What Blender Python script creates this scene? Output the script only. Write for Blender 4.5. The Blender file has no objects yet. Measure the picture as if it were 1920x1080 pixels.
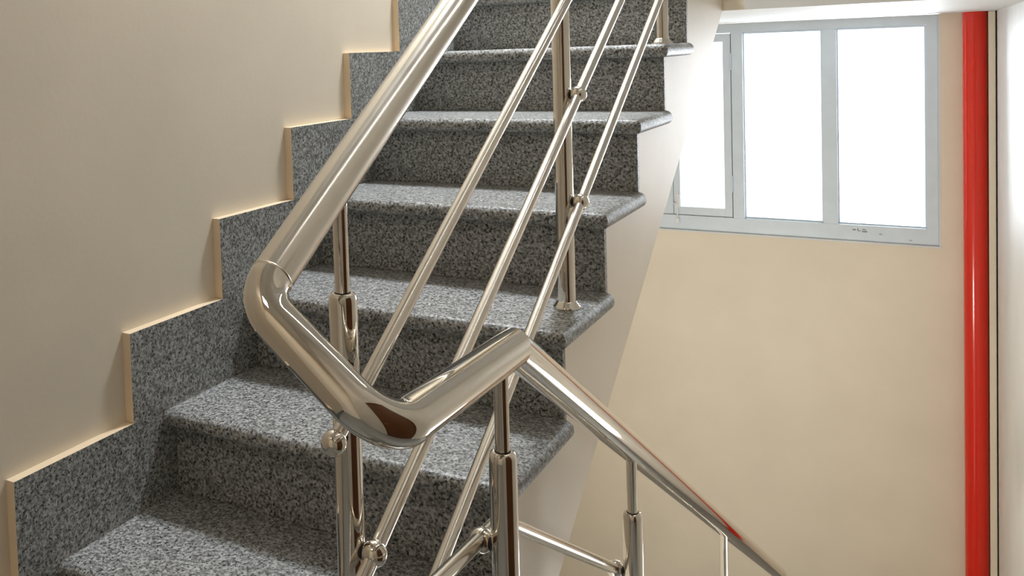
import bpy, bmesh, math
from mathutils import Vector, Matrix

# ------------------------------------------------------------------ camera, world, lights
scene = bpy.context.scene
COL = scene.collection

G, R, W = 0.29384, 0.18, 0.7333          # going, rise, flight width
YW = 4.518                                # face of the far wall (with the window)
XR = 1.625                                # face of the right wall
XL = -0.021                               # face of the left wall
FLOOR = -2 * R                            # camera landing
YE = 7 * G                                # edge of the upper landing
ZS = 1.006                                # soffit of the upper landing
ZC = 3.10                                 # ceiling
ND = 13                                   # risers of the flight going down
LOW = FLOOR - ND * R                      # lower landing

cam_d = bpy.data.cameras.new('camera')
cam = bpy.data.objects.new('camera', cam_d)
COL.objects.link(cam)
yaw, pit, rol = 0.5713, -0.04458, -0.03559
cy, sy, cp, sp, cr, sr = math.cos(yaw), math.sin(yaw), math.cos(pit), math.sin(pit), math.cos(rol), math.sin(rol)
fw = Vector((-sy * cp, cy * cp, sp)); r0 = Vector((cy, sy, 0)); u0 = r0.cross(fw)
rt = r0 * cr + u0 * sr; up = -r0 * sr + u0 * cr
m = Matrix((rt, up, -fw)).transposed().to_4x4()
m.translation = Vector((1.3295, -1.4665, 0.9011))
cam.matrix_world = m
cam_d.sensor_width = 36.0
cam_d.lens = 1775.2 / 1920 * 36
cam_d.shift_x = (960 - 600) / 1920
cam_d.shift_y = -(540 - 183.2) / 1920
cam_d.clip_start = 0.02
scene.camera = cam

scene.view_settings.view_transform = 'Standard'
scene.view_settings.look = 'None'
scene.view_settings.gamma = 1
scene.view_settings.use_curve_mapping = False
scene.view_settings.exposure = 0.22

world = bpy.data.worlds.new('world')
scene.world = world
world.use_nodes = True
bgn = world.node_tree.nodes['Background']
bgn.inputs[0].default_value = (0.86, 0.94, 1.0, 1)
bgn.inputs[1].default_value = 2.0


def area(name, loc, target, sx, sy_, power, col):
    l = bpy.data.lights.new(name, 'AREA')
    l.shape = 'RECTANGLE'; l.size = sx; l.size_y = sy_; l.energy = power; l.color = col
    o = bpy.data.objects.new(name, l); COL.objects.link(o)
    o.location = loc
    o.rotation_euler = (Vector(target) - Vector(loc)).to_track_quat('-Z', 'Y').to_euler()
    return o


# daylight outside the landing window
area('window_daylight', (1.75, YW + 1.3, 0.75), (0.5, 1.5, 0.1), 2.2, 2.2, 440, (0.86, 0.93, 1.0))
area('lower_well_fill', (0.05, 1.40, -1.25), (1.1, 3.4, -1.0), 0.26, 0.26, 33, (1.0, 0.95, 0.86))  # added fill that brightens the lower stairwell and far wall
# ceiling light of the stairwell, then an added overall fill above the landing
area('stair_ceiling_lamp', (0.50, 1.45, ZC - 0.065), (0.50, 1.45, 0), 0.30, 0.42, 76, (0.84, 0.90, 0.97))
area('landing_fill', (0.55, -2.2, ZC - 0.065), (0.55, -2.2, 0), 0.5, 0.5, 8, (1.0, 0.93, 0.84))

area('flight_side_fill', (XR - 0.05, 1.25, -0.80), (0.73, 0.2, -0.25), 0.62, 0.36, 3.6, (0.95, 0.97, 1.0))  # added fill, lifts the dim lower side of the rising flight

# ------------------------------------------------------------------ materials
def mat(name):
    m = bpy.data.materials.new(name); m.use_nodes = True
    nt = m.node_tree
    return m, nt, nt.nodes['Principled BSDF'], nt.nodes.new, nt.links.new


def paint(name, col, rough=0.55, var=0.04, bump=0.03, scale=3.0, spec=0.5):
    m, nt, b, N, L = mat(name)
    tc = N('ShaderNodeTexCoord')
    n = N('ShaderNodeTexNoise'); n.inputs['Scale'].default_value = scale; n.inputs['Detail'].default_value = 4
    L(tc.outputs['Object'], n.inputs['Vector'])
    rp = N('ShaderNodeValToRGB')
    rp.color_ramp.elements[0].position = 0.3; rp.color_ramp.elements[1].position = 0.7
    rp.color_ramp.elements[0].color = (*[c * (1 - var) for c in col], 1)
    rp.color_ramp.elements[1].color = (*[min(1, c * (1 + var)) for c in col], 1)
    L(n.outputs['Fac'], rp.inputs['Fac']); L(rp.outputs['Color'], b.inputs['Base Color'])
    n2 = N('ShaderNodeTexNoise'); n2.inputs['Scale'].default_value = 90; n2.inputs['Detail'].default_value = 3
    L(tc.outputs['Object'], n2.inputs['Vector'])
    bp = N('ShaderNodeBump'); bp.inputs['Strength'].default_value = bump; bp.inputs['Distance'].default_value = 0.01
    L(n2.outputs['Fac'], bp.inputs['Height']); L(bp.outputs['Normal'], b.inputs['Normal'])
    b.inputs['Roughness'].default_value = rough
    b.inputs['Specular IOR Level'].default_value = spec
    return m


def granite():
    m, nt, b, N, L = mat('speckled_granite')
    tc = N('ShaderNodeTexCoord')
    def noise(scale, detail, off):
        mp = N('ShaderNodeMapping'); mp.inputs['Location'].default_value = (off, off * 1.7, off * 0.6)
        L(tc.outputs['Object'], mp.inputs['Vector'])
        n = N('ShaderNodeTexNoise'); n.inputs['Scale'].default_value = scale; n.inputs['Detail'].default_value = detail
        n.inputs['Roughness'].default_value = 0.6
        L(mp.outputs['Vector'], n.inputs['Vector'])
        return n.outputs['Fac']
    def ramp(src, stops):
        r = N('ShaderNodeValToRGB'); e = r.color_ramp.elements
        e[0].position, e[0].color = stops[0][0], (*stops[0][1], 1)
        e[1].position, e[1].color = stops[-1][0], (*stops[-1][1], 1)
        for p, c in stops[1:-1]:
            k = e.new(p); k.color = (*c, 1)
        L(src, r.inputs['Fac']); return r.outputs['Color']
    base = ramp(noise(150, 3, 0), [(0.36, (0.15, 0.15, 0.14)), (0.48, (0.28, 0.28, 0.265)), (0.62, (0.50, 0.50, 0.485))])
    dark = ramp(noise(210, 3, 5.3), [(0.37, (0.05, 0.05, 0.05)), (0.47, (1, 1, 1))])
    dark2 = ramp(noise(95, 2, 9.1), [(0.30, (0.3, 0.3, 0.3)), (0.40, (1, 1, 1))])
    mx = N('ShaderNodeMix'); mx.data_type = 'RGBA'; mx.blend_type = 'MULTIPLY'; mx.inputs[0].default_value = 1
    L(base, mx.inputs[6]); L(dark, mx.inputs[7])
    mx2 = N('ShaderNodeMix'); mx2.data_type = 'RGBA'; mx2.blend_type = 'MULTIPLY'; mx2.inputs[0].default_value = 0.8
    L(mx.outputs[2], mx2.inputs[6]); L(dark2, mx2.inputs[7])
    L(mx2.outputs[2], b.inputs['Base Color'])
    b.inputs['Roughness'].default_value = 0.46
    return m


def steel(name, rough, col=(0.74, 0.695, 0.625)):
    m, nt, b, N, L = mat(name)
    b.inputs['Base Color'].default_value = (*col, 1)
    b.inputs['Metallic'].default_value = 1
    tc = N('ShaderNodeTexCoord')
    n = N('ShaderNodeTexNoise'); n.inputs['Scale'].default_value = 14; n.inputs['Detail'].default_value = 3
    L(tc.outputs['Object'], n.inputs['Vector'])
    mr = N('ShaderNodeMapRange')
    mr.inputs[3].default_value = rough * 0.8; mr.inputs[4].default_value = rough * 1.3
    L(n.outputs['Fac'], mr.inputs[0]); L(mr.outputs[0], b.inputs['Roughness'])
    return m


def plain(name, col, rough=0.5, metal=0.0):
    m, nt, b, N, L = mat(name)
    tc = N('ShaderNodeTexCoord')
    n = N('ShaderNodeTexNoise'); n.inputs['Scale'].default_value = 20
    L(tc.outputs['Object'], n.inputs['Vector'])
    rp = N('ShaderNodeValToRGB')
    rp.color_ramp.elements[0].color = (*[c * 0.94 for c in col], 1)
    rp.color_ramp.elements[1].color = (*[min(1, c * 1.05) for c in col], 1)
    L(n.outputs['Fac'], rp.inputs['Fac']); L(rp.outputs['Color'], b.inputs['Base Color'])
    b.inputs['Roughness'].default_value = rough; b.inputs['Metallic'].default_value = metal
    return m


CREAM = (0.78, 0.685, 0.545)
M_WALL = paint('cream_wall_paint', CREAM, 0.5)
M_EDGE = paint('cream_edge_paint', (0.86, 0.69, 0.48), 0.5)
M_WHITE = paint('white_ceiling_paint', (0.71, 0.71, 0.70), 0.55)
M_GRAN = granite()
M_STEEL = steel('polished_stainless_steel', 0.19)
M_MIRROR = steel('mirror_stainless_steel', 0.035)
M_BLACK = plain('black_rubber', (0.012, 0.012, 0.012), 0.5)
M_WALLR = paint('pale_wall_paint', (0.69, 0.67, 0.635), 0.5)
M_STRING = paint('flight_side_paint', (0.87, 0.775, 0.64), 0.5)
M_FRAME = paint('white_window_paint', (0.66, 0.73, 0.79), 0.4, 0.03, 0.05, 12)
M_RED = plain('red_gloss_paint', (0.72, 0.025, 0.01), 0.16)
M_DOOR = plain('brown_varnished_wood', (0.11, 0.038, 0.009), 0.45)
M_LAMP = plain('white_lamp_housing', (0.8, 0.8, 0.8), 0.4)
M_GAPSHADE = plain('gap_shade', (0.10, 0.09, 0.08), 0.8)


def glass():
    m, nt, b, N, L = mat('clear_window_glass')
    nt.nodes.remove(b)
    out = nt.nodes['Material Output']
    t = N('ShaderNodeBsdfTransparent'); g = N('ShaderNodeBsdfGlossy'); g.inputs['Roughness'].default_value = 0.02
    fr = N('ShaderNodeFresnel'); fr.inputs[0].default_value = 1.45
    mx = N('ShaderNodeMixShader')
    L(fr.outputs[0], mx.inputs[0]); L(t.outputs[0], mx.inputs[1]); L(g.outputs[0], mx.inputs[2])
    L(mx.outputs[0], out.inputs['Surface'])
    return m


M_GLASS = glass()

# ------------------------------------------------------------------ helpers
def link(name, bm, mats, parent=None, loc=None, smooth=False):
    """one bmesh (world coordinates) -> one object; its origin goes to loc or to the base of its bounds"""
    if smooth:
        for f in bm.faces: f.smooth = True
    bmesh.ops.recalc_face_normals(bm, faces=bm.faces[:])
    me = bpy.data.meshes.new(name)
    for mm in (mats if isinstance(mats, (list, tuple)) else [mats]):
        me.materials.append(mm)
    if loc is None:
        vs = [v.co for v in bm.verts]
        loc = Vector([(min(v[i] for v in vs) + max(v[i] for v in vs)) / 2 for i in range(2)] + [min(v[2] for v in vs)])
    loc = Vector(loc)
    bmesh.ops.translate(bm, vec=-loc, verts=bm.verts[:])
    bm.to_mesh(me); bm.free()
    o = bpy.data.objects.new(name, me); COL.objects.link(o)
    if parent is not None:
        o.parent = parent
        pl = Vector((0, 0, 0)); q = parent
        while q is not None:
            pl += Vector(q.location); q = q.parent
        o.location = loc - pl
    else:
        o.location = loc
    return o


def thing(name, label, cat, loc=(0, 0, 0), group=None):
    o = bpy.data.objects.new(name, None); COL.objects.link(o)
    o.location = loc; o['label'] = label; o['category'] = cat
    o.empty_display_size = 0.1
    if group: o['group'] = group
    return o


def tag(o, label, cat, group=None):
    o['label'] = label; o['category'] = cat
    if group: o['group'] = group
    return o


def structure(o):
    o['kind'] = 'structure'; return o


def box(bm, x0, x1, y0, y1, z0, z1, mi=0, bevel=0.0, seg=2):
    vs = [bm.verts.new(p) for p in ((x0, y0, z0), (x1, y0, z0), (x1, y1, z0), (x0, y1, z0), (x0, y0, z1), (x1, y0, z1), (x1, y1, z1), (x0, y1, z1))]
    fs = [bm.faces.new([vs[i] for i in q]) for q in ((3, 2, 1, 0), (4, 5, 6, 7), (0, 1, 5, 4), (1, 2, 6, 5), (2, 3, 7, 6), (3, 0, 4, 7))]
    for f in fs: f.material_index = mi
    if bevel:
        es = list({e for f in fs for e in f.edges})
        bmesh.ops.bevel(bm, geom=es, offset=bevel, segments=seg, affect='EDGES', clamp_overlap=True)
    return fs


def prism_x(bm, poly, x0, x1):
    """polygon in (y, z) extruded along x"""
    a = [bm.verts.new((x0, y, z)) for y, z in poly]
    b = [bm.verts.new((x1, y, z)) for y, z in poly]
    n = len(poly)
    bm.faces.new(a); bm.faces.new(b[::-1])
    for i in range(n):
        bm.faces.new((a[i], b[i], b[(i + 1) % n], a[(i + 1) % n]))


def fillet(pts, radii, seg=14):
    """round interior corners of a polyline; radius 0 keeps the mitre"""
    P = [Vector(p) for p in pts]; out = [P[0]]; sharp = []
    for i in range(1, len(P) - 1):
        r = radii[i - 1]
        if r == 0:
            out.append(P[i]); sharp.append(len(out) - 1); continue
        a = (P[i - 1] - P[i]).normalized(); b = (P[i + 1] - P[i]).normalized()
        ang = a.angle(b); t = r / math.tan(ang / 2)
        c = P[i] + (a + b).normalized() * (r / math.sin(ang / 2))
        s = P[i] + a * t; e = P[i] + b * t
        va, vb = s - c, e - c; tot = va.angle(vb); ax = va.cross(vb).normalized()
        for k in range(seg + 1):
            out.append(c + Matrix.Rotation(tot * k / seg, 3, ax) @ va)
    out.append(P[-1])
    return out, sharp


def tube(bm, pts, rad, n=32, sharp=(), cap=True):
    P = [Vector(p) for p in pts]
    d = (P[1] - P[0]).normalized()
    ref = Vector((0, 0, 1)) if abs(d.z) < 0.9 else Vector((1, 0, 0))
    u = d.cross(ref).normalized(); rings = []
    for i, p in enumerate(P):
        if i < len(P) - 1: dn = (P[i + 1] - p).normalized()
        else: dn = d
        nrm = (d + dn).normalized() if i else dn
        v = d.cross(u).normalized(); ring = []
        for k in range(n):
            a = 2 * math.pi * k / n
            off = (u * math.cos(a) + v * math.sin(a)) * rad
            off -= d * (off.dot(nrm) / d.dot(nrm))
            ring.append(bm.verts.new(p + off))
        rings.append(ring)
        if i and i < len(P) - 1:
            u = d.rotation_difference(dn) @ u; d = dn; u = (u - d * u.dot(d)).normalized()
    for i in range(len(rings) - 1):
        for k in range(n):
            f = bm.faces.new((rings[i][k], rings[i][(k + 1) % n], rings[i + 1][(k + 1) % n], rings[i + 1][k])); f.smooth = True
    for i in sharp:
        for k in range(n):
            e = bm.edges.get((rings[i][k], rings[i][(k + 1) % n]))
            if e: e.smooth = False
    if cap:
        for ring in (rings[0][::-1], rings[-1]):
            f = bm.faces.new(ring)
            for e in f.edges: e.smooth = False
    return rings


def lathe(bm, c, axis, prof, n=32):
    """prof: (radius, height along axis) from c; ends closed"""
    c = Vector(c); d = Vector(axis).normalized()
    ref = Vector((0, 0, 1)) if abs(d.z) < 0.9 else Vector((1, 0, 0))
    u = d.cross(ref).normalized(); v = d.cross(u); rings = []
    for r, h in prof:
        if r < 1e-6: rings.append([bm.verts.new(c + d * h)])
        else: rings.append([bm.verts.new(c + d * h + (u * math.cos(2 * math.pi * k / n) + v * math.sin(2 * math.pi * k / n)) * r) for k in range(n)])
    for a, b in zip(rings, rings[1:]):
        for k in range(n):
            k2 = (k + 1) % n
            q = [a[k % len(a)], a[k2 % len(a)], b[k2 % len(b)], b[k % len(b)]]
            q = list(dict.fromkeys(q))
            if len(q) > 2:
                f = bm.faces.new(q); f.smooth = True
    for ring in (rings[0], rings[-1]):
        if len(ring) > 2:
            f = bm.faces.new(ring)
            for e in f.edges: e.smooth = False


def ball(bm, c, r, n=32):
    lathe(bm, c, (0, 0, 1), [(0 if i in (0, n // 2) else r * math.sin(math.pi * i / (n // 2)), -r * math.cos(math.pi * i / (n // 2))) for i in range(n // 2 + 1)], n)


# ------------------------------------------------------------------ room shell
T = 0.15
bm = bmesh.new()
box(bm, XL - T, XL, -3.2, 1.62, LOW, ZS)
box(bm, XL - T, XL, -3.2, YW, ZS, ZC)
structure(link('wall_left', bm, M_WALL))
bm = bmesh.new()
box(bm, -1.25, -1.10, 1.62, YW, LOW, ZS)
box(bm, -1.10, XL - T, 1.47, 1.62, LOW, ZS)
structure(link('wall_recess', bm, M_WALL))
bm = bmesh.new()
box(bm, XR, XR + T, -3.2, YW, LOW, ZC)
structure(link('wall_right', bm, M_WALLR))
# far wall around the window opening
WX0, WX1, WZ0 = -0.412, 1.387, -0.246
bm = bmesh.new()
box(bm, -1.25, XR + T, YW, YW + T, LOW - 0.1, WZ0)
box(bm, WX1, XR + T, YW, YW + T, WZ0, ZS)
box(bm, -1.25, WX0, YW, YW + T, WZ0, ZS)
box(bm, -0.75, XR + T, YW, YW + T, ZS, ZC)
structure(link('wall_far', bm, M_WALL))
bm = bmesh.new()
box(bm, XL - T, XR + T, -3.35, -3.2, FLOOR - 0.2, ZC)
structure(link('wall_near', bm, M_WALL))
bm = bmesh.new()
box(bm, XL - T, XR + T, -3.35, YW + T, ZC, ZC + 0.12)
structure(link('ceiling', bm, M_WHITE))
bm = bmesh.new()
YD = -0.20                                 # top edge of the flight going down
box(bm, XL, XR, -3.2, -2 * G, FLOOR - 0.16, FLOOR)
box(bm, W + 0.03, XR, -2 * G, YD + 0.0, FLOOR - 0.16, FLOOR)
structure(link('floor', bm, M_GRAN))
bm = bmesh.new()
box(bm, -1.10, XR, 1.62, YW, LOW - 0.16, LOW)
structure(link('floor', bm, M_GRAN))

# dark wooden door in the right wall beside the camera; the railing mirrors it
DY0, DY1, DZ1 = -1.05, -0.215, 1.32
bm = bmesh.new(); box(bm, XR - 0.020, XR - 0.0005, DY0 + 0.04, DY1 - 0.04, FLOOR + 0.003, DZ1 - 0.04, 0, 0.002)
door = structure(link('door_1', bm, M_DOOR))
bm = bmesh.new()
box(bm, XR - 0.030, XR - 0.0005, DY0, DY0 + 0.04, FLOOR, DZ1, 0, 0.002)
box(bm, XR - 0.030, XR - 0.0005, DY1 - 0.04, DY1, FLOOR, DZ1, 0, 0.002)
box(bm, XR - 0.030, XR - 0.0005, DY0 + 0.04, DY1 - 0.04, DZ1 - 0.04, DZ1, 0, 0.002)
link('door_frame', bm, M_DOOR, door)
for z0, z1 in ((0.12, 0.70), (0.80, 1.56)):
    bm = bmesh.new(); box(bm, XR - 0.026, XR - 0.019, DY0 + 0.13, DY1 - 0.13, FLOOR + z0, FLOOR + z1, 0, 0.003)
    link('door_panel', bm, M_DOOR, door)
bm = bmesh.new(); tube(bm, [(XR - 0.019, DY0 + 0.09, FLOOR + 0.85), (XR - 0.07, DY0 + 0.09, FLOOR + 0.85), (XR - 0.07, DY0 + 0.20, FLOOR + 0.85)], 0.008, 16)
link('door_handle', bm, M_STEEL, door)

# ------------------------------------------------------------------ upper landing and flights
bm = bmesh.new(); box(bm, XL + 0.0005, XR - 0.0005, YE, YW - 0.0005, ZS, 8 * R)
o = link('upper_landing', bm, [M_WALL, M_WHITE, M_GRAN])
for p in o.data.polygons:
    if p.normal.z < -0.9: p.material_index = 1
    if p.normal.z > 0.9: p.material_index = 2
bm = bmesh.new(); box(bm, -1.0995, XL - T - 0.0005, 1.6205, YW - 0.0005, ZS, ZS + 0.12)
structure(link('ceiling', bm, M_WHITE))
tag(o, 'pale underside and shaded tan edge of the landing above the window', 'landing')

RAKE = 0.255
def bullnose_tread(x0, x1, y0, y1, z, parent, th=0.036, right=True, left=False):
    bm = bmesh.new()
    r = 0.0165; rings = []; n = 8
    prof = [(r * (1 - math.sin(math.pi / 2 * k / n)), -th + r * (1 - math.cos(math.pi / 2 * k / n))) for k in range(n + 1)]
    prof += [(r * (1 - math.cos(math.pi / 2 * k / n)), -r + r * math.sin(math.pi / 2 * k / n)) for k in range(n + 1)]
    for ins, dz in prof:
        xa = x0 + (ins if left else 0); xb = x1 - (ins if right else 0)
        rings.append([bm.verts.new(p) for p in ((xa, y0 + ins, z + dz), (xb, y0 + ins, z + dz), (xb, y1, z + dz), (xa, y1, z + dz))])
    for a, b in zip(rings, rings[1:]):
        for k in range(4):
            bm.faces.new((a[k], a[(k + 1) % 4], b[(k + 1) % 4], b[k]))
    bm.faces.new(rings[0][::-1]); bm.faces.new(rings[-1])
    for f in bm.faces: f.smooth = True
    bm.normal_update()
    for e in bm.edges:
        if len(e.link_faces) == 2 and e.calc_face_angle(0) > math.radians(30): e.smooth = False
    return link('tread', bm, M_GRAN, parent)


OV, EX = 0.0368, 0.019
st = thing('granite_staircase', 'grey speckled granite stair flight climbing along the cream left wall', 'staircase', (W / 2, -2 * G, FLOOR))
poly = [(-2 * G + 0.016, FLOOR)]
for j in range(-2, 8):
    y = j * G + 0.016
    zt = (j + 1) * R - 0.036
    poly.append((y, zt)); poly.append(((j + 1) * G + 0.016 if j < 7 else YE, zt))
poly = poly[:-2]
poly = [p for p in poly if p[0] <= YE + 1e-6]
poly.append((YE - 0.0005, 7 * R - 0.036)); poly.append((YE - 0.0005, ZS)); poly.append(((ZS + RAKE) * G / R, ZS))
poly = [p for i, p in enumerate(poly) if i == 0 or p != poly[i - 1]]
poly.append(((FLOOR - 0.16 + RAKE) * G / R, FLOOR - 0.16)); poly.append((-2 * G + 0.016, FLOOR - 0.16))
bm = bmesh.new(); prism_x(bm, poly, 0.0, W - 0.001)
link('flight_slab', bm, M_STRING, st)['label'] = 'cream painted side and underside of the flight'
for j in range(-2, 7):
    bm = bmesh.new(); box(bm, 0.0, W, j * G, j * G + 0.016, j * R, (j + 1) * R - 0.036, 0, 0.0006, 1)
    link('riser', bm, M_GRAN, st)
    bullnose_tread(0.0, W + EX, j * G - OV, (j + 1) * G - (0.0005 if j == 6 else 0), (j + 1) * R, st)

# flight going down to the right of the railing
XD = W + 0.067
sd = thing('granite_staircase', 'lower granite flight descending beside the right wall to the window landing', 'staircase', ((XD + XR) / 2, YD, LOW))
poly = [(YD, FLOOR - 0.036)]
for k in range(0, ND - 1):
    poly.append((YD + k * G, FLOOR - (k + 1) * R - 0.036) if k else (YD, FLOOR - R - 0.036))
    poly.append((YD + (k + 1) * G, FLOOR - (k + 1) * R - 0.036))
poly = poly[1:]
poly += [(YD + (ND - 1) * G, LOW), (YD + (ND - 1) * G - 0.25, LOW), (YD, FLOOR - 0.16 - R)]
bm = bmesh.new(); prism_x(bm, poly, XD + 0.02, XR - 0.001)
link('flight_slab', bm, M_WALL, sd)
for k in range(0, ND):
    zb = FLOOR - (k + 1) * R
    bm = bmesh.new(); box(bm, XD + 0.02, XR - 0.001, YD + k * G - 0.0165, YD + k * G - 0.0005, zb if k < ND - 1 else LOW, zb + R - 0.036, 0)
    link('riser', bm, M_GRAN, sd)
    if k < ND - 1:
        bullnose_tread(XD, XR - 0.001, YD + k * G - 0.016, YD + (k + 1) * G + 0.02, zb, sd, right=False, left=True)

# third flight, climbing back over the camera: only its underside is near the picture
su = thing('granite_staircase', 'next flight up, white underside meeting the landing above the window', 'staircase', (1.2, YE, ZS))
poly = []
YT = -1.3
n = int((YE - YT) / G)
for k in range(n + 1):
    y = YE - k * G
    poly.append((y, 8 * R + k * R)); poly.append((y, 8 * R + (k + 1) * R))
poly = [(y, min(z, ZC)) for y, z in poly if z <= ZC]
poly.append((poly[-1][0] - 0.10, ZC - 0.0))
poly.append((YE - (ZC - ZS) * G / R + 0.0, ZC - 0.0))
poly.append((YE - 0.0, ZS))
bm = bmesh.new(); prism_x(bm, poly, 0.809, XR)
o = link('flight_slab', bm, [M_WHITE], su)

# ------------------------------------------------------------------ skirting on the left wall
C0, H0 = -0.4168, 0.1848
bm = bmesh.new()
for k in range(-2, 8):
    y0, y1 = k * G + C0, min(k + 1, 7) * G + (0.012 if k < 7 else 0)
    z1 = k * R + H0; z0 = z1 - R + 0.0008
    if k == -2: z0 = FLOOR
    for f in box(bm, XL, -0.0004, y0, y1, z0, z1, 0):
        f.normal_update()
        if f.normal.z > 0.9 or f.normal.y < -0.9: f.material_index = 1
structure(link('baseboard_left', bm, [M_GRAN, M_EDGE]))
bm = bmesh.new(); box(bm, XL, -0.0004, -3.2, -2 * G + C0 - 0.0005, FLOOR, FLOOR + 0.12)
structure(link('baseboard_left', bm, [M_GRAN, M_EDGE]))

# ------------------------------------------------------------------ window
FY0, FY1 = YW + 0.014, YW + 0.074
def rect_frame(bm, x0, x1, z0, z1, l, r, b, t, y0, y1, bev=0.0015):
    box(bm, x0, x0 + l, y0, y1, z0, z1, 0, bev)
    box(bm, x1 - r, x1, y0, y1, z0, z1, 0, bev)
    box(bm, x0 + l, x1 - r, y0, y1, z0, z0 + b, 0, bev)
    box(bm, x0 + l, x1 - r, y0, y1, z1 - t, z1, 0, bev)


bm = bmesh.new()
rect_frame(bm, -0.40, 1.376, -0.236, 1.004, 0.05, 0.053, 0.088, 0.056, FY0, FY1)
box(bm, 0.356, 0.418, FY0, FY1, -0.148, 0.948, 0, 0.0015)
box(bm, 0.830, 0.902, FY0, FY1, -0.148, 0.948, 0, 0.0015)
win = structure(link('window_1', bm, M_FRAME))
bm = bmesh.new()
box(bm, -0.4118, 1.3868, YW - 0.004, YW + 0.10, -0.2458, -0.2365, 0)
box(bm, 1.3762, 1.3868, YW - 0.0, YW + 0.10, -0.2365, 1.004, 0)
link('window_reveal', bm, M_WHITE, win)
for x0, x1 in ((0.418, 0.830), (0.902, 1.323)):
    bm = bmesh.new(); rect_frame(bm, x0, x1, -0.148, 0.948, 0.008, 0.008, 0.009, 0.009, FY0 + 0.022, FY1 - 0.004, 0.001)
    link('glazing_bead', bm, M_FRAME, win)
    bm = bmesh.new(); box(bm, x0 + 0.004, x1 - 0.004, FY1 - 0.018, FY1 - 0.013, -0.143, 0.943)
    link('pane', bm, M_GLASS, win)
for x0, x1, l, r in ((0.020, 0.3525, 0.038, 0.042), (-0.3465, 0.0165, 0.042, 0.042)):
    bm = bmesh.new(); rect_frame(bm, x0, x1, -0.1435, 0.9440, l, r, 0.047, 0.047, FY0 - 0.003, FY1 - 0.02)
    cs = link('casement', bm, M_FRAME, win)
    bm = bmesh.new(); box(bm, x0 + l - 0.004, x1 - r + 0.004, FY1 - 0.040, FY1 - 0.036, -0.10, 0.90)
    link('pane', bm, M_GLASS, cs)
    if x0 > 0:
        for z in (0.055, 0.78):
            bm = bmesh.new(); lathe(bm, (x1 + 0.0015, FY0 - 0.006, z - 0.05), (0, 0, 1), [(0.005, 0), (0.005, 0.1)], 12)
            link('hinge', bm, M_FRAME, cs)
        bm = bmesh.new()
        lathe(bm, (0.042, FY0 - 0.012, -0.185), (0, 0, 1), [(0.0045, 0), (0.0045, 0.185)], 12)
        box(bm, 0.030, 0.054, FY0 - 0.010, FY0 - 0.003, -0.10, -0.02, 0, 0.001)
        box(bm, 0.031, 0.053, FY0 - 0.016, FY0 - 0.0005, -0.195, -0.168, 0, 0.002)
        lathe(bm, (0.042, FY0 - 0.012, -0.075), (-1, -0.2, 0), [(0.003, 0), (0.003, 0.018), (0.006, 0.018), (0.006, 0.026)], 12)
        link('slide_bolt', bm, M_LAMP, cs)['label'] = 'bright metal slide bolt'
bm = bmesh.new(); box(bm, -0.350, 0.356, FY0 + 0.02, FY0 + 0.03, -0.150, -0.141); box(bm, 0.3515, 0.3565, FY0 + 0.02, FY0 + 0.03, -0.150, 0.948)  # dark strips that paint the shade in the gap around the casement
link('shadow_gap', bm, M_GAPSHADE, win)

# small dark scuffs on the bottom rail of the frame
bm = bmesh.new()
for (xa, za), (xb, zb) in (((0.972, -0.176), (0.986, -0.172)), ((0.996, -0.166), (0.998, -0.178)), ((0.998, -0.178), (1.010, -0.179)), ((1.018, -0.170), (1.034, -0.172)),
                           ((1.018, -0.180), (1.040, -0.184)), ((1.040, -0.172), (1.038, -0.182)), ((1.100, -0.190), (1.112, -0.192)), ((1.240, -0.214), (1.252, -0.215))):
    box(bm, xa, xb + 0.0025, FY0 - 0.0008, FY0 + 0.0002, min(za, zb) - 0.0012, max(za, zb) + 0.0012)
link('scuff_marks', bm, plain('grey_scuff', (0.22, 0.23, 0.24), 0.7), win)

# ------------------------------------------------------------------ pipes in the corner
bm = bmesh.new(); lathe(bm, (1.5345, YW - 0.070, LOW), (0, 0, 1), [(0.053, 0), (0.053, ZS - LOW)], 48)
rp = tag(link('fire_pipe', bm, M_RED), 'thick glossy red vertical pipe in the corner right of the window', 'pipe')
bm = bmesh.new()
box(bm, 1.5895, 1.6185, YW - 0.130, YW - 0.0005, LOW, ZS, 0, 0.003)
tag(link('trunking', bm, M_WALL), 'narrow cream painted vertical trunking between red pipe and right wall', 'trunking')

# ceiling lamps (above the picture); the landing one houses the added fill
for (x, y, sx, sy_), lb in (((0.50, 1.45, 0.23, 0.33), 'white ceiling lamp high above the granite flight'), ((0.55, -2.2, 0.29, 0.29), 'added square white fill lamp over the near landing')):
    t = thing('ceiling_lamp', lb, 'lamp', (x, y, ZC))
    bm = bmesh.new(); box(bm, x - sx, x + sx, y - sy_, y + sy_, ZC - 0.05, ZC, 0, 0.004)
    link('lamp_housing', bm, M_LAMP, t, loc=(x, y, ZC))

t = thing('added_fill_lamp', 'added white fill lamp on the left wall underneath the granite flight', 'lamp', (XL + 0.001, 1.40, -1.25))
bm = bmesh.new(); box(bm, XL + 0.001, 0.018, 1.28, 1.52, -1.37, -1.13, 0, 0.004)  # housing made up for the lower stairwell fill
link('lamp_housing', bm, M_LAMP, t)

t = thing('added_fill_lamp', 'added white fill lamp on the right wall above the descending flight', 'lamp', (XR - 0.001, 1.25, -0.80))
bm = bmesh.new(); box(bm, XR - 0.034, XR - 0.001, 1.06, 1.44, -0.99, -0.61, 0, 0.004)  # housing made up for the flight side fill
link('lamp_housing', bm, M_LAMP, t)

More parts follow.
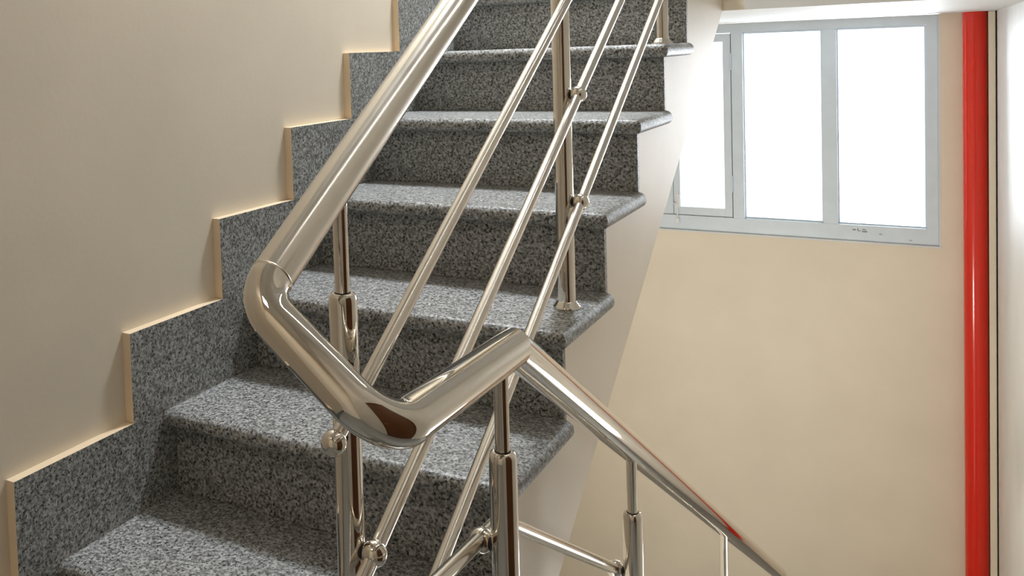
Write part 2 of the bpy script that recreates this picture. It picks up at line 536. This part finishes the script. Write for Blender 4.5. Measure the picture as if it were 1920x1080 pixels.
# fluorescent tube fixed under the next flight, above the camera
def under(y, off): return Vector((1.30, y, ZS + (YE - y) * R / G)) + Vector((0, -R, -G)).normalized() * off
t = thing('tube_lamp', 'long white fluorescent tube under the next flight of stairs', 'lamp', under(0.25, 0))
bm = bmesh.new(); lathe(bm, under(0.86, 0.021), under(-0.38, 0) - under(0.86, 0), [(0.018, 0), (0.018, 1.455)], 12)
link('lamp_housing', bm, M_LAMP, t)
m_t, nt_t, b_t, _, _ = mat('lit_tube')
b_t.inputs['Base Color'].default_value = (0.9, 0.9, 0.9, 1)
b_t.inputs['Emission Color'].default_value = (1.0, 0.97, 0.90, 1)
b_t.inputs['Emission Strength'].default_value = 26
bm = bmesh.new(); lathe(bm, under(0.84, 0.036), under(-0.36, 0) - under(0.84, 0), [(0.0065, 0), (0.0065, 1.40)], 20)
link('tube', bm, m_t, t)

# ------------------------------------------------------------------ railing
XP, XQ = 0.697, 0.855                      # post planes of the rising and the falling rail
XB, XC = 0.731, 0.821                      # planes of the thin bars
S = R / G
rail = thing('stair_railing', 'polished stainless steel stair railing turning from the rising to the falling flight', 'railing', (0.77, -0.4, FLOOR))

RH = 0.0255
hz = lambda y: 0.654 + (y + 0.591) * S     # handrail axis, rising flight
K1 = (XP, -0.628, hz(-0.628)); K2 = (XQ + 0.006, -0.635, 0.508); MT = (XQ, -0.268, 0.497)
top_y = 2.0
end = (XQ, 2.3, MT[2] - (2.3 - MT[1]) * S)
pts, sh = fillet([(XP, top_y, hz(top_y)), K1, K2, MT, end], [0.050, 0.052, 0])
bm = bmesh.new(); tube(bm, pts, RH, 48, sh)
hr = link('handrail', bm, M_STEEL, rail)
hr.data.materials.append(M_MIRROR)
for p in hr.data.polygons:
    w = p.center + hr.location + rail.location
    if w.y < -0.585 or w.x > 0.78: p.material_index = 1


def weld(c, d, r=RH):
    bm = bmesh.new(); lathe(bm, Vector(c), d, [(r - 0.001, -0.0022), (r + 0.0006, -0.001), (r + 0.0008, 0), (r + 0.0006, 0.001), (r - 0.001, 0.0022)], 48)
    return link('weld_seam', bm, M_STEEL, hr)


weld(pts[1], (pts[0] - pts[1]))


def post(x, y, zb, zc, zt, balls=(), bx=0.034, by=0.0):
    bm = bmesh.new()
    r = 0.0185
    lathe(bm, (x, y, zb + 0.004), (0, 0, 1), [(r, 0), (r, zc - zb - 0.016), (r * 0.96, zc - zb - 0.010), (r * 0.86, zc - zb - 0.0055), (r * 0.70, zc - zb - 0.004)], 40)
    p = link('post', bm, M_MIRROR, rail)
    bm = bmesh.new(); lathe(bm, (x, y, zc - 0.01), (0, 0, 1), [(0.0098, 0), (0.0098, zt - zc + 0.01)], 32)
    link('upper_tube', bm, M_MIRROR, p)
    bm = bmesh.new()
    lathe(bm, (x, y, zb), (0, 0, 1), [(0.0275, 0), (0.0280, 0.002), (0.0270, 0.006), (0.0245, 0.007), (0.0240, 0.010), (0.0215, 0.0115), (0.0205, 0.0145), (r, 0.016)], 40)
    link('base_flange', bm, M_MIRROR, p)
    bm = bmesh.new(); lathe(bm, (x, y, zc - 0.0006), (0, 0, 1), [(0.0108, 0), (0.0108, 0.0012)], 32)
    link('joint_ring', bm, M_BLACK, p)
    for z in balls:
        bm = bmesh.new(); ball(bm, (x + bx, y + by, z), 0.0172)
        link('ball_joint', bm, M_MIRROR, p)
        d = Vector((bx, by, 0)).normalized()
        bm = bmesh.new(); lathe(bm, Vector((x, y, z)) + d * 0.0150, d, [(0.0105, 0), (0.0105, 0.0042), (0.006, 0.0046), (0.006, 0.008)], 24)
        link('rubber_washer', bm, M_BLACK, p)
    return p


ZA = lambda y: 1.030 + (y - 0.436) * S
ZB = lambda y: 0.803 + (y - 0.436) * S
ZCc = lambda y: 0.583 + (y - 0.436) * S
P1, P2, P3 = 0.436 - 3 * G, 0.436, 0.436 + 3 * G
post_one = post(XP, P1, -R, 0.597, hz(P1) - 0.012, (ZB(P1), ZCc(P1)))
post(XP, P2, 2 * R, hz(P2) - 0.15, hz(P2) - 0.012, (ZA(P2), ZB(P2), ZCc(P2)))
post(XP, P3, 5 * R, hz(P3) - 0.15, hz(P3) - 0.012, (ZA(P3), ZB(P3), ZCc(P3)))

# falling side
hz2 = lambda y: MT[2] - (y - MT[1]) * S
N1, N2, N3 = -0.314, 0.312, 1.225
DA = lambda y: 0.243 - (y - N1) * S if y > -0.27 else 0.243
post(XQ, N1, FLOOR, 0.372, MT[2] - 0.012, (0.243, 0.015), -0.034)
DZ = lambda y, z0: z0 - (y + 0.20) * S
post(XQ, N2, FLOOR - 2 * R, 0.0185, hz2(N2) - 0.012, (DZ(N2, 0.212), DZ(N2, -0.01)), -0.034)
post(XQ, N3, FLOOR - 5 * R, -0.585, hz2(N3) - 0.012, (DZ(N3, 0.212), DZ(N3, -0.01)), -0.034)


def bar(pts, radii=(), ends=False, r=0.0102):
    if radii: pts, s = fillet(pts, radii, 8)
    bm = bmesh.new(); tube(bm, pts, r, 28)
    return link('rail_bar', bm, M_STEEL, rail)


EB = Vector((0.700, P1 - 0.0375, 0.415))   # lowest ball of the top bar, on the near side of the first post
bar([EB, (XB, P2, ZA(P2)), (XB, 2.0, ZA(2.0))], (0,))
bm = bmesh.new(); ball(bm, EB, 0.0168)
link('ball_joint', bm, M_MIRROR, post_one)
bm = bmesh.new(); lathe(bm, (XP, P1 - 0.0150, EB.z), (0, -1, 0), [(0.0105, 0), (0.0105, 0.0042), (0.006, 0.0046), (0.006, 0.008)], 24)
link('rubber_washer', bm, M_BLACK, post_one)
bar([(XC, -0.25, DZ(-0.25, 0.212) + 0.0), (XC, 2.2, DZ(2.2, 0.212))])
yl = -0.62
bar([(XB, 2.0, ZB(2.0)), (XB, yl, ZB(yl)), (XC, yl, 0.262), (XC, -0.25, 0.243)], (0.02, 0.02))
bar([(XB, 2.0, ZCc(2.0)), (XB, yl, ZCc(yl)), (XC, yl, 0.02), (XC, -0.25, 0.016), (XC, 2.2, DZ(2.2, -0.01))], (0.02, 0.02, 0.02))
